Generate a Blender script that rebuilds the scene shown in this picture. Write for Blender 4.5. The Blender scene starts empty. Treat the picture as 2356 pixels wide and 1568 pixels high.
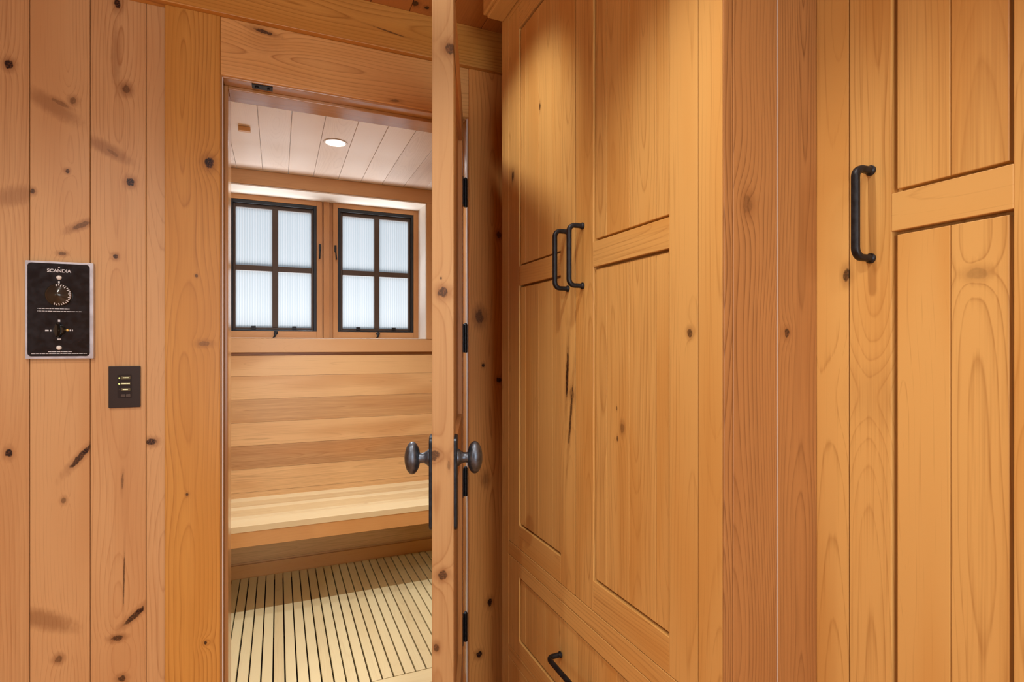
import bpy, bmesh, math, random
from mathutils import Vector, Matrix

S = bpy.context.scene
COL = S.collection
PI = math.pi
S.unit_settings.system = 'METRIC'

# ------------------------------------------------------------------ helpers
def lin(r, g, b):
    def f(c):
        c /= 255.0
        return c / 12.92 if c <= 0.04045 else ((c + 0.055) / 1.055) ** 2.4
    return (f(r), f(g), f(b), 1.0)


class NT:
    """small shader-graph builder"""
    def __init__(self, name):
        self.m = bpy.data.materials.new(name)
        self.m.use_nodes = True
        self.t = self.m.node_tree
        self.t.nodes.clear()

    def n(self, typ, **kw):
        nd = self.t.nodes.new(typ)
        for k, v in kw.items():
            setattr(nd, k, v)
        return nd

    def put(self, sock, v):
        if hasattr(v, 'is_linked') or isinstance(v, bpy.types.NodeSocket):
            self.t.links.new(v, sock)
        else:
            sock.default_value = v

    def math(self, op, a, b=0.0, c=None, clamp=False):
        nd = self.n('ShaderNodeMath', operation=op, use_clamp=clamp)
        self.put(nd.inputs[0], a)
        self.put(nd.inputs[1], b)
        if c is not None:
            self.put(nd.inputs[2], c)
        return nd.outputs[0]

    def vec(self, op, a, b=(0, 0, 0)):
        nd = self.n('ShaderNodeVectorMath', operation=op)
        self.put(nd.inputs[0], a)
        if op not in ('LENGTH', 'FRACTION'):
            self.put(nd.inputs[1], b)
        return nd.outputs['Value'] if op in ('DOT_PRODUCT', 'LENGTH') else nd.outputs[0]

    def noise(self, v, scale=1.0, detail=2.0, rough=0.5):
        nd = self.n('ShaderNodeTexNoise')
        self.put(nd.inputs['Vector'], v)
        nd.inputs['Scale'].default_value = scale
        nd.inputs['Detail'].default_value = detail
        nd.inputs['Roughness'].default_value = rough
        return nd.outputs['Fac']

    def mix(self, f, a, b, mode='MIX'):
        nd = self.n('ShaderNodeMix', data_type='RGBA', blend_type=mode)
        self.put(nd.inputs[0], f)
        self.put(nd.inputs[6], a)
        self.put(nd.inputs[7], b)
        return nd.outputs[2]

    def mapr(self, v, a, b, c, d, smooth=True):
        nd = self.n('ShaderNodeMapRange')
        nd.interpolation_type = 'SMOOTHSTEP' if smooth else 'LINEAR'
        self.put(nd.inputs[0], v)
        for i, q in enumerate((a, b, c, d)):
            nd.inputs[1 + i].default_value = q
        return nd.outputs[0]

    def out(self, shader, disp=None):
        o = self.n('ShaderNodeOutputMaterial')
        self.t.links.new(shader, o.inputs['Surface'])
        return self.m


_kg = None
def knot_group():
    """distance of a surface point from a knot, in knot radii"""
    global _kg
    if _kg:
        return _kg
    g = bpy.data.node_groups.new('knot_field', 'ShaderNodeTree')
    for nm in ('P', 'C', 'E1', 'E2'):
        g.interface.new_socket(nm, in_out='INPUT', socket_type='NodeSocketVector')
    g.interface.new_socket('D', in_out='OUTPUT', socket_type='NodeSocketFloat')
    gi = g.nodes.new('NodeGroupInput')
    go = g.nodes.new('NodeGroupOutput')
    sub = g.nodes.new('ShaderNodeVectorMath'); sub.operation = 'SUBTRACT'
    d1 = g.nodes.new('ShaderNodeVectorMath'); d1.operation = 'DOT_PRODUCT'
    d2 = g.nodes.new('ShaderNodeVectorMath'); d2.operation = 'DOT_PRODUCT'
    cb = g.nodes.new('ShaderNodeCombineXYZ')
    ln = g.nodes.new('ShaderNodeVectorMath'); ln.operation = 'LENGTH'
    L = g.links.new
    L(gi.outputs['P'], sub.inputs[0]); L(gi.outputs['C'], sub.inputs[1])
    L(sub.outputs[0], d1.inputs[0]); L(gi.outputs['E1'], d1.inputs[1])
    L(sub.outputs[0], d2.inputs[0]); L(gi.outputs['E2'], d2.inputs[1])
    L(d1.outputs['Value'], cb.inputs[0]); L(d2.outputs['Value'], cb.inputs[1])
    L(cb.outputs[0], ln.inputs[0]); L(ln.outputs['Value'], go.inputs[0])
    _kg = g
    return g


def wood(name, light, dark, red, ring=0.45, freq=95.0, tonevar=0.35, rough=0.38, fibre=0.25,
         knots=(), wob=0.05, figure=1.0, spec=0.4, coat=0.0):
    """sawn timber: growth rings around an axis stored per board, fibre, blotches, knots.
    knots: (centre, e_along, e_across, r_along, r_across, core, halo, bend)"""
    t = NT(name)
    gc = t.n('ShaderNodeAttribute', attribute_name='gc').outputs['Vector']
    tone = t.n('ShaderNodeAttribute', attribute_name='tone').outputs['Fac']
    pos = t.n('ShaderNodeNewGeometry').outputs['Position']
    sep = t.n('ShaderNodeSeparateXYZ'); t.put(sep.inputs[0], gc)
    x, y, z = sep.outputs
    low = t.noise(t.vec('MULTIPLY', gc, (3.0, 3.0, 0.75)), 1.6, 1.0)
    low2 = t.noise(t.vec('ADD', t.vec('MULTIPLY', gc, (2.0, 2.0, 1.1)), (7.3, 2.1, 5.5)), 1.5, 1.0)
    xx = t.math('ADD', x, t.math('MULTIPLY', t.math('SUBTRACT', low, 0.5), 0.10 * figure))
    yy = t.math('ADD', y, t.math('MULTIPLY', t.math('SUBTRACT', low2, 0.5), 0.16 * figure))
    r = t.math('SQRT', t.math('ADD', t.math('MULTIPLY', xx, xx), t.math('MULTIPLY', yy, yy)))
    fine = t.noise(t.vec('MULTIPLY', gc, (34.0, 34.0, 3.2)), 1.0, 1.0)
    r = t.math('ADD', r, t.math('MULTIPLY', t.math('SUBTRACT', fine, 0.5), 0.10 * wob))
    core_s = halo_s = None
    if knots:
        kd_ = t.math('MULTIPLY', t.math('SUBTRACT', t.noise(t.vec('MULTIPLY', pos, (110, 110, 55)), 1.0, 2.0), 0.5), 1.1)
    for k in knots:
        c, ea, ec, ra, rc, core, halo, bend = k
        g = t.n('ShaderNodeGroup'); g.node_tree = knot_group()
        t.put(g.inputs['P'], pos)
        g.inputs['C'].default_value = c
        g.inputs['E1'].default_value = tuple(v / ra for v in ea)
        g.inputs['E2'].default_value = tuple(v / rc for v in ec)
        D = t.math('ABSOLUTE', t.math('ADD', g.outputs['D'], kd_))
        if bend:
            D0 = g.outputs['D']
            b = t.math('DIVIDE', bend, t.math('ADD', 1.0, t.math('MULTIPLY', t.math('MULTIPLY', D0, D0), 0.16)))
            r = t.math('ADD', r, b)
        if core:
            cm = t.mapr(D, 0.72, 1.08, core, 0.0)
            core_s = cm if core_s is None else t.math('MAXIMUM', core_s, cm)
        if halo:
            hm = t.mapr(D, 0.7, 2.6, halo * 0.8, 0.0)
            halo_s = hm if halo_s is None else t.math('MAXIMUM', halo_s, hm)
    fr = t.math('FRACT', t.math('MULTIPLY', r, freq))
    cr = t.n('ShaderNodeValToRGB')
    e = cr.color_ramp.elements
    e[0].position = 0.0; e[0].color = (0.35, 0.35, 0.35, 1)
    e[1].position = 1.0; e[1].color = (0.35, 0.35, 0.35, 1)
    for p, v in ((0.07, 0.0), (0.50, 0.10), (0.82, 0.40), (0.94, 1.0)):
        q = e.new(p); q.color = (v, v, v, 1)
    t.put(cr.inputs[0], fr)
    rings = cr.outputs[0]
    # the figure comes and goes along a board
    amt = t.mapr(t.noise(t.vec('MULTIPLY', gc, (7.0, 7.0, 1.4)), 1.0, 0.0), 0.25, 0.75, 0.45, 1.0)
    f1 = t.math('MULTIPLY', t.math('MULTIPLY', rings, ring), amt)
    fib = t.noise(t.vec('MULTIPLY', gc, (420.0, 420.0, 9.0)), 1.0, 0.0)
    strk = t.noise(t.vec('MULTIPLY', gc, (70.0, 70.0, 1.1)), 1.0, 2.0, 0.6)
    f = t.math('ADD', f1, t.math('MULTIPLY', t.math('SUBTRACT', fib, 0.5), fibre))
    f = t.math('ADD', f, t.math('MULTIPLY', t.math('SUBTRACT', strk, 0.5), fibre * 1.5))
    f = t.math('ADD', f, t.math('MULTIPLY', tone, tonevar), clamp=True)
    colr = t.mix(f, light, dark)
    blot = t.noise(t.vec('MULTIPLY', gc, (9.0, 9.0, 1.6)), 1.0, 1.0)
    colr = t.mix(t.mapr(blot, 0.42, 0.72, 0.0, 0.55), colr, red)
    if halo_s is not None:
        colr = t.mix(halo_s, colr, lin(122, 68, 28))
    if core_s is not None:
        kn = t.noise(t.vec('MULTIPLY', pos, (260, 260, 260)), 1.0, 2.0)
        kc = t.mix(t.mapr(kn, 0.45, 0.68, 0.0, 1.0), lin(34, 18, 10), lin(104, 62, 36))
        colr = t.mix(core_s, colr, kc)
    bs = t.n('ShaderNodeBsdfPrincipled')
    t.put(bs.inputs['Base Color'], colr)
    t.put(bs.inputs['Roughness'], t.math('ADD', rough, t.math('MULTIPLY', t.math('SUBTRACT', strk, 0.5), 0.12)))
    bs.inputs['Specular IOR Level'].default_value = spec
    bs.inputs['Coat Weight'].default_value = coat
    bs.inputs['Coat Roughness'].default_value = 0.18
    return t.out(bs.outputs[0])


def plain(name, col, rough=0.5, metal=0.0, spec=0.5, noise=0.0, nscale=60.0, emit=0.0, ecol=None):
    t = NT(name)
    bs = t.n('ShaderNodeBsdfPrincipled')
    pos = t.n('ShaderNodeTexCoord').outputs['Object']
    if noise:
        nz = t.noise(pos, nscale, 3.0, 0.6)
        c2 = tuple(min(1, v * (1 + noise)) for v in col[:3]) + (1,)
        c1 = tuple(v * (1 - noise) for v in col[:3]) + (1,)
        t.put(bs.inputs['Base Color'], t.mix(t.mapr(nz, 0.3, 0.7, 0, 1), c1, c2))
        t.put(bs.inputs['Roughness'], t.mapr(nz, 0.3, 0.7, rough * 0.85, rough * 1.15))
    else:
        bs.inputs['Base Color'].default_value = col
        bs.inputs['Roughness'].default_value = rough
    bs.inputs['Metallic'].default_value = metal
    bs.inputs['Specular IOR Level'].default_value = spec
    if emit:
        bs.inputs['Emission Color'].default_value = ecol or col
        bs.inputs['Emission Strength'].default_value = emit
    return t.out(bs.outputs[0])


RNG = random.Random(11)

class MB:
    """collects boxes, tubes and lathes; build() links them as ONE mesh object"""
    def __init__(self):
        self.v = []; self.f = []; self.gc = []; self.tone = []; self.smooth = []; self.mi = []; self.cur = 0

    def add(self, verts, faces, gcs=None, tone=0.0, smooth=False):
        o = len(self.v)
        self.v += [tuple(p) for p in verts]
        self.f += [tuple(i + o for i in fc) for fc in faces]
        self.smooth += [smooth] * len(faces)
        self.mi += [self.cur] * len(faces)
        self.gc += list(gcs) if gcs else [tuple(p) for p in verts]
        self.tone += [tone] * len(verts)
        return self

    def box(self, x0, x1, y0, y1, z0, z1, g='z', tone=None, pith=None, xf=None, off=None):
        """a sawn board; g is the grain direction"""
        P = [(x, y, z) for x in (x0, x1) for y in (y0, y1) for z in (z0, z1)]
        F = [(0, 1, 3, 2), (4, 6, 7, 5), (0, 4, 5, 1), (2, 3, 7, 6), (0, 2, 6, 4), (1, 5, 7, 3)]
        ax = 'xyz'.index(g)
        oth = [i for i in range(3) if i != ax]
        dim = [x1 - x0, y1 - y0, z1 - z0]
        oth.sort(key=lambda i: -dim[i])
        cen = [(x0 + x1) / 2, (y0 + y1) / 2, (z0 + z1) / 2]
        px = RNG.uniform(-0.035, 0.035) if off is None else off
        py = RNG.uniform(0.0, 0.07) if pith is None else pith
        pz = RNG.uniform(0, 40)
        if tone is None:
            tone = RNG.uniform(-1, 1)
        G = [(p[oth[0]] - cen[oth[0]] + px, p[oth[1]] - cen[oth[1]] + py, p[ax] + pz) for p in P]
        # keep boards from sharing a pattern: shift sideways noise through the along-grain offset
        if xf:
            P = [tuple(xf @ Vector(p)) for p in P]
        return self.add(P, F, G, tone)

    def tube(self, path, ra, rb, n=14, up=(1, 0, 0), cap=True, power=2.0):
        """sweeps a rounded section along a path"""
        pts = [Vector(p) for p in path]
        rings = []
        up = Vector(up)
        for i, p in enumerate(pts):
            a = pts[max(0, i - 1)]; b = pts[min(len(pts) - 1, i + 1)]
            tg = (b - a).normalized()
            u = (up - tg * up.dot(tg)).normalized()
            w = tg.cross(u)
            r1 = ra[i] if isinstance(ra, (list, tuple)) else ra
            r2 = rb[i] if isinstance(rb, (list, tuple)) else rb
            ring = []
            for k in range(n):
                an = 2 * PI * k / n
                c, s = math.cos(an), math.sin(an)
                cx = math.copysign(abs(c) ** (2 / power), c); sx = math.copysign(abs(s) ** (2 / power), s)
                ring.append(p + u * (cx * r1) + w * (sx * r2))
            rings.append(ring)
        V = [q for r in rings for q in r]
        F = []
        for i in range(len(rings) - 1):
            for k in range(n):
                k2 = (k + 1) % n
                F.append((i * n + k, i * n + k2, (i + 1) * n + k2, (i + 1) * n + k))
        if cap:
            F.append(tuple(range(n - 1, -1, -1)))
            F.append(tuple(range((len(rings) - 1) * n, len(rings) * n)))
        return self.add(V, F, smooth=True)

    def lathe(self, prof, origin, axis, n=32, sy=1.0, sz=1.0, ref=(0, 0, 1)):
        """profile (distance along axis, radius); sy/sz squash the two radial directions (sz along ref)"""
        ax = Vector(axis).normalized()
        w = Vector(ref)
        if abs(w.normalized().dot(ax)) > .99: w = Vector((1, 0, 0))
        w = (w - ax * w.dot(ax)).normalized()
        u = ax.cross(w)
        o = Vector(origin)
        V = []
        for d, r in prof:
            q = r if isinstance(r, tuple) else (r * sy, r * sz)
            for k in range(n):
                an = 2 * PI * k / n
                V.append(o + ax * d + u * (math.cos(an) * q[0]) + w * (math.sin(an) * q[1]))
        F = []
        m = len(prof)
        for i in range(m - 1):
            for k in range(n):
                k2 = (k + 1) % n
                F.append((i * n + k, i * n + k2, (i + 1) * n + k2, (i + 1) * n + k))
        F.append(tuple(range(n - 1, -1, -1)))
        F.append(tuple(range((m - 1) * n, m * n)))
        return self.add(V, F, smooth=True)

    def build(self, name, mat, parent=None, bevel=0.0012, org=None, seg=2, loc=None):
        org = Vector(org) if org is not None else (parent_org(parent) if parent else Vector((0, 0, 0)))
        me = bpy.data.meshes.new(name)
        me.from_pydata([tuple(Vector(p) - org) for p in self.v], [], self.f)
        a = me.attributes.new('gc', 'FLOAT_VECTOR', 'POINT')
        a.data.foreach_set('vector', [c for g in self.gc for c in g])
        b = me.attributes.new('tone', 'FLOAT', 'POINT')
        b.data.foreach_set('value', self.tone)
        me.polygons.foreach_set('use_smooth', self.smooth)
        me.polygons.foreach_set('material_index', self.mi)
        bm = bmesh.new(); bm.from_mesh(me)
        bmesh.ops.recalc_face_normals(bm, faces=bm.faces)
        bm.to_mesh(me); bm.free()
        for q in (mat if isinstance(mat, (list, tuple)) else [mat]):
            me.materials.append(q)
        o = bpy.data.objects.new(name, me)
        COL.objects.link(o)
        if parent:
            o.parent = parent
        if loc is not None:
            o.location = loc
        if any(self.smooth):
            for e in me.edges:
                pass
            me.set_sharp_from_angle(angle=math.radians(40))
        if bevel:
            md = o.modifiers.new('bevel', 'BEVEL')
            md.width = bevel; md.segments = seg; md.limit_method = 'ANGLE'; md.angle_limit = math.radians(40)
        return o


def parent_org(p):
    o = Vector((0, 0, 0))
    while p:
        o += Vector(p.location)
        p = p.parent
    return o


def tag(o, label=None, cat=None, group=None, kind=None):
    if label: o['label'] = label
    if cat: o['category'] = cat
    if group: o['group'] = group
    if kind: o['kind'] = kind
    return o


def thing(name, loc, label, cat, group=None, kind=None, rz=0.0):
    o = bpy.data.objects.new(name, None)
    COL.objects.link(o)
    o.location = loc
    o.rotation_euler = (0, 0, rz)
    o.empty_display_size = 0.05
    return tag(o, label, cat, group, kind)


def struct(o, label, cat):
    return tag(o, label, cat, None, 'structure')


def text_obj(name, txt, size, mat, parent, loc, rot, bold=0.0):
    cu = bpy.data.curves.new(name, 'FONT')
    cu.body = txt; cu.size = size; cu.align_x = 'CENTER'; cu.align_y = 'CENTER'
    cu.extrude = 0.0003; cu.offset = bold
    tmp = bpy.data.objects.new(name + '_tmp', cu)
    COL.objects.link(tmp)
    dg = bpy.context.evaluated_depsgraph_get()
    me = bpy.data.meshes.new_from_object(tmp.evaluated_get(dg))
    bpy.data.objects.remove(tmp); bpy.data.curves.remove(cu)
    me.name = name
    me.materials.clear(); me.materials.append(mat)
    o = bpy.data.objects.new(name, me)
    COL.objects.link(o)
    o.parent = parent
    o.location = Vector(loc) - parent_org(parent)
    o.rotation_euler = rot
    return o


# ------------------------------------------------------------------ materials
ZU = (0, 0, 1); XU = (1, 0, 0); YU = (0, 1, 0)

def kw(x, z, y, ra, rc, core=1.0, halo=0.6, bend=0.012, ang=0.0):
    """knot on a face seen from the front; ang turns the long axis from upright towards +x"""
    a = math.radians(ang)
    e1 = (math.sin(a), 0, math.cos(a)); e2 = (math.cos(a), 0, -math.sin(a))
    return ((x, y, z), e1, e2, ra, rc, core, halo, bend)

def kc(y, z, x, ra, rc, core=1.0, halo=0.6, bend=0.012, ang=0.0):
    """knot on a cabinet front; ang turns the long axis towards +y"""
    a = math.radians(ang)
    e1 = (0, math.sin(a), math.cos(a)); e2 = (0, math.cos(a), -math.sin(a))
    return ((x, y, z), e1, e2, ra, rc, core, halo, bend)

ALDER = dict(light=lin(216, 170, 116), dark=lin(164, 108, 58), red=lin(200, 146, 92))
CAB = dict(light=lin(220, 171, 98), dark=lin(158, 103, 45), red=lin(204, 142, 66))

W = 1.90
M = {}
WALLK = [
    kw(-.6726, 2.0537, W, .012, .010), kw(-.578, 1.958, W, .040, .013, .0, .55, .006, 122),
    kw(-.560, 1.968, W, .022, .006, .35, .5, 0, 118),
    kw(-.5313, 1.9795, W, .010, .008, .5, .5), kw(-.4066, 2.0357, W, .013, .011, .55, .7),
    kw(-.396, 1.7665, W, .012, .010), kw(-.4276, 2.2795, W, .016, .008),
    kw(-.5441, 1.7807, W, .006, .005, .8, .5), kw(-.5124, 1.6309, W, .026, .007, .55, .6, .01, 60),
    kw(-.4535, 1.8558, W, .036, .010, .0, .6, .006, 118), kw(-.438, 1.846, W, .018, .005, .3, .5, 0, 125),
    kw(-.4317, 1.5475, W, .008, .006, .9, .5), kw(-.5559, 1.548, W, .005, .009, .6, .5),
    kw(-.6726, .9985, W, .012, .008, 1, .5), kw(-.5144, .9764, W, .040, .0075, .9, .5, .008, 38),
    kw(-.503, .991, W, .010, .006, 1, .3, 0, 38),
    kw(-.3444, 1.0064, W, .010, .013, .95, .6), kw(-.3853, .5023, W, .036, .008, .9, .5, .01, 48),
    kw(-.372, .513, W, .012, .008, 1, .2, 0, 48),
    kw(-.4276, .4451, W, .008, .014, .8, .7), kw(-.5975, .5316, W, .045, .014, .0, .65, .008, 118),
    kw(-.5637, .4156, W, .010, .009, .5, .6), kw(-.4118, .6147, W, .085, .0018, .75, .25, 0, 1),
    kw(-.415, .899, W, .026, .003, .5, .3, 0, 2), kw(-.4171, .3257, W, .009, .010, .8, .6),
    kw(-.6587, 1.6987, W, .014, .030, .0, .5, .008, -20), kw(-.553, .857, W, .008, .006, .5, .4),
    kw(-.4317, 2.12, W, .05, .006, .0, .4, 0, 0), kw(-.622, 1.715, W, .008, .006, .8, .5),
]
WP = dict(**ALDER, ring=0.55, freq=125, tonevar=0.14, figure=0.55, fibre=0.45)
M['wall'] = wood('alder_wall', **WP)
# the planks beside the doorway each carry their own knots
WALLM = [M['wall']]
for a, e in ((-.763, -.628), (-.628, -.492), (-.492, -.3574), (-.3574, -.222)):
    WALLM.append(wood('knotty_alder_plank', **WP, knots=[k for k in WALLK if a <= k[0][0] < e]))
CP = dict(light=lin(212, 154, 74), dark=lin(156, 94, 32), red=lin(198, 136, 56), ring=0.72, freq=88, tonevar=0.12, figure=0.7, fibre=0.3)
M['casing_left'] = wood('alder_casing_left', **CP, knots=[
    kw(-.1924, 1.8442, 1.88, .0165, .0135, 1, .55, .03), kw(-.2016, .3929, 1.88, .006, .005, .9, .4, .034),
    kw(-.2506, .846, 1.88, .005, .004, .8, .4, .004), kw(-.2051, 1.2966, 1.88, .008, .016, .35, .4, .012),
    kw(-.2260, 1.5, 1.88, .005, .004, .7, .3, .0)])
M['casing_head'] = wood('alder_casing_head', **dict(CP, light=lin(228, 174, 106), dark=lin(166, 106, 50), red=lin(214, 154, 82)), knots=[
    kw(-.0426, 2.2758, 1.88, .030, .006, .85, .6, .012, 97), kw(-.040, 2.245, 1.88, .022, .030, 0, .15, .03),
    kw(.37, 2.132, 1.88, .018, .004, .5, .4, .008, 85)])
M['band'] = wood('alder_band', **CP, knots=[kw(.345, 2.353, 1.866, .06, .0022, .7, .35, 0, 97)])
M['casing_right'] = wood('alder_casing_right', **dict(CP, light=lin(226, 160, 88), dark=lin(170, 100, 42), red=lin(210, 138, 66)), knots=[
    kw(.6763, 1.3965, 1.88, .026, .016, .65, .7, .02), kw(.6915, 1.2183, 1.88, .007, .006, .95, .4),
    kw(.7533, 1.1642, 1.88, .010, .010, .95, .5), kw(.717, .3449, 1.88, .015, .010, 1, .55, .02),
    kw(.6746, .1621, 1.88, .012, .011, 1, .6, .022), kw(.7533, 1.7014, 1.88, .012, .010, .7, .6, .02),
    kw(.700, .80, 1.88, .02, .012, .2, .5, .014)])
M['trim'] = wood('alder_trim', lin(206, 144, 84), lin(150, 88, 40), lin(190, 122, 62), ring=0.42, freq=85, tonevar=0.2)
M['jamb'] = wood('oiled_jamb', lin(192, 142, 86), lin(138, 90, 46), lin(176, 122, 66), ring=0.4, tonevar=0.15, rough=0.22, spec=0.6, coat=0.4)
XP = dict(light=lin(198, 134, 72), dark=lin(150, 90, 38), red=lin(184, 114, 54), ring=0.35, tonevar=0.3)
M['ceil'] = wood('alder_ceiling', **XP)
M['ceilk'] = wood('knotty_alder_ceiling', **XP, knots=[
    ((.4231, 1.8139, 2.44), YU, XU, .014, .012, .9, .6, .02), ((.4652, 1.8215, 2.44), YU, XU, .010, .009, 1, .5, .02)])
CBP = dict(**CAB, ring=0.55, freq=125, tonevar=0.26, figure=0.6, fibre=0.5)
M['cab'] = wood('alder_cabinet', **CBP)
M['cabA'] = wood('alder_left_door', **CBP, knots=[
    kc(1.5491, 1.8141, .667, .016, .008, .9, .5), kc(1.2042, 1.2191, .667, .075, .0065, .95, .5, .006, -4),
    kc(1.186, 1.12, .667, .085, .005, .85, .5, .004, -8), kc(1.181, 1.17, .667, .016, .012, .4, .5)])
M['cabA2'] = wood('alder_left_panel', **CBP, knots=[kc(1.3684, 1.9563, .671, .010, .004, .8, .4)])
M['cabB'] = wood('alder_right_door', **CBP, knots=[kc(.7604, 1.313, .667, .0075, .0065, .75, .55, .008)])
M['cabB2'] = wood('alder_right_panel', **CBP, knots=[
    kc(.9716, 1.115, .671, .012, .006, .35, .5, .01), kc(.99, 1.09, .671, .006, .003, .7, .3, .0),
    kc(.992, 1.155, .671, .005, .002, .7, .2, .0)])
M['cabC'] = wood('alder_set_back_door', **CBP, knots=[
    kc(.6258, 1.41, .885, .012, .006, .85, .5, .004), kc(.575, 1.21, .885, .03, .03, .0, .15, .03)])
M['cabC2'] = wood('alder_set_back_panel', **CBP, knots=[kc(.44, 1.39, .889, .008, .012, .2, .3, .016)])
M['cabdark'] = wood('fir_end_panel', lin(176, 121, 68), lin(112, 68, 33), lin(156, 100, 52), ring=0.85, freq=165, tonevar=0.15, fibre=0.4,
                    figure=0.7, knots=[
    kw(.7192, 1.5255, .681, .016, .010, .3, .45, .016), kw(.8118, 1.3126, .683, .008, .006, .85, .5, .012)])
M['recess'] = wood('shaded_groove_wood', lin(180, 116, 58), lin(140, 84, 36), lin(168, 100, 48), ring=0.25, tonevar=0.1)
M['saunawall'] = wood('clear_cedar_cladding', lin(234, 192, 138), lin(160, 108, 64), lin(204, 148, 94), ring=0.4, freq=190, tonevar=0.75,
                      figure=0.25, fibre=0.35, rough=0.34)
M['saunaceil'] = wood('pale_hemlock_ceiling', lin(236, 216, 202), lin(164, 132, 114), lin(230, 206, 188), ring=0.25, freq=120, tonevar=0.55,
                      fibre=0.15, rough=0.45)
M['saunatrim'] = wood('clear_cedar_trim', lin(222, 176, 126), lin(180, 126, 80), lin(210, 158, 108), ring=0.2, freq=130, tonevar=0.2, fibre=0.15,
                      rough=0.35)
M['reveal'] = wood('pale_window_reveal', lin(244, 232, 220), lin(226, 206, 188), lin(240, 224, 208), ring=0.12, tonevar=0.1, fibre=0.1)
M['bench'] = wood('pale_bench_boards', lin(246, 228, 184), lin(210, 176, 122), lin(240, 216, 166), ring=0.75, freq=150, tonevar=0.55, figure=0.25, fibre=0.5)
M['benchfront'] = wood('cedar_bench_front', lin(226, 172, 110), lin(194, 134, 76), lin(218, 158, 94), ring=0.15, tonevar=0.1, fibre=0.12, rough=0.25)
M['slat'] = wood('pale_floor_slats', lin(242, 228, 180), lin(212, 186, 134), lin(236, 216, 164), ring=0.3, freq=90, tonevar=0.35)
M['winwood'] = wood('fir_window_frame', lin(206, 150, 98), lin(168, 112, 66), lin(196, 136, 82), ring=0.2, freq=130, tonevar=0.1)

M['iron'] = plain('black_bronze', lin(46, 46, 48), 0.42, 0.7, 0.5, 0.25, 90)
M['knob'] = plain('dark_pewter', lin(98, 104, 112), 0.40, 0.9, 0.5, 0.25, 70)
M['plate'] = plain('blackened_plate', lin(52, 58, 64), 0.35, 0.7, 0.5, 0.2, 80)
M['sash'] = plain('black_sash_metal', lin(40, 42, 46), 0.35, 0.3, 0.5)
M['muntin'] = plain('dark_brown_muntin', lin(84, 68, 58), 0.5, 0.0, 0.4)
M['alu'] = plain('brushed_aluminium', lin(205, 205, 210), 0.35, 0.6, 0.5, 0.06, 40)
M['panelblack'] = plain('scuffed_black_face', lin(18, 18, 22), 0.22, 0.0, 0.5, 0.3, 55)
M['dial'] = plain('glossy_black_dial', lin(62, 58, 50), 0.16, 0.45, 0.8)
M['white'] = plain('white_print', lin(225, 226, 226), 0.5)
M['lamp'] = plain('white_indicator_lens', lin(236, 234, 224), 0.2, 0.0, 0.6)
M['gold'] = plain('gold_mark', lin(214, 176, 92), 0.35, 0.4)
M['keypad'] = plain('dark_bronze_keypad', lin(46, 32, 22), 0.42, 0.0, 0.4)
M['keyrecess'] = plain('keypad_insert', lin(38, 24, 16), 0.5, 0.0, 0.3)
M['button'] = plain('backlit_button', lin(86, 74, 50), 0.4, 0.0, 0.4, emit=0.03, ecol=lin(200, 180, 90))
M['buttonoff'] = plain('dim_button', lin(80, 66, 54), 0.4)
M['led'] = plain('green_led', lin(220, 230, 120), 0.4, emit=1.1, ecol=lin(226, 236, 140))
M['litprint'] = plain('backlit_lettering', lin(220, 220, 170), 0.4, emit=0.55, ecol=lin(232, 232, 180))
M['ring'] = plain('lamp_trim_ring', lin(232, 214, 200), 0.4)
M['lens'] = plain('lit_lamp_lens', lin(255, 246, 232), 0.4, emit=6.0, ecol=(1.0, 0.93, 0.84, 1))
M['dark'] = plain('dark_subfloor', lin(46, 30, 20), 0.8)
M['pale_seam'] = plain('pale_seam_strip', lin(196, 176, 160), 0.5)
M['strip'] = plain('pale_jamb_edge', lin(226, 222, 220), 0.3)


def poly_pane():
    """fluted frosted sheet: scatters the daylight behind it"""
    t = NT('fluted_frosted_pane')
    pos = t.n('ShaderNodeNewGeometry').outputs['Position']
    sx = t.n('ShaderNodeSeparateXYZ'); t.put(sx.inputs[0], pos)
    s = t.math('SINE', t.math('MULTIPLY', sx.outputs[0], 2 * PI / 0.0136))
    f = t.mapr(s, -1.0, 1.0, 0.0, 1.0)
    c = t.mix(f, (0.72, 0.80, 0.86, 1), (0.87, 0.91, 0.95, 1))
    tl = t.n('ShaderNodeBsdfTranslucent'); t.put(tl.inputs[0], c)
    df = t.n('ShaderNodeBsdfDiffuse'); t.put(df.inputs[0], c)
    tp = t.n('ShaderNodeBsdfTransparent'); t.put(tp.inputs[0], c)
    gl = t.n('ShaderNodeBsdfGlossy'); gl.inputs['Roughness'].default_value = 0.3
    m1 = t.n('ShaderNodeMixShader'); m1.inputs[0].default_value = 0.12
    t.put(m1.inputs[1], tl.outputs[0]); t.put(m1.inputs[2], df.outputs[0])
    m2 = t.n('ShaderNodeMixShader'); m2.inputs[0].default_value = 0.04
    t.put(m2.inputs[1], m1.outputs[0]); t.put(m2.inputs[2], gl.outputs[0])
    m3 = t.n('ShaderNodeMixShader'); m3.inputs[0].default_value = 0.68
    t.put(m3.inputs[1], m2.outputs[0]); t.put(m3.inputs[2], tp.outputs[0])
    return t.out(m3.outputs[0])

M['pane'] = poly_pane()

# ------------------------------------------------------------------ room shell
H = 2.44
XL, XRW, YF = -1.9, 1.62, -1.7      # room bounds

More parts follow.
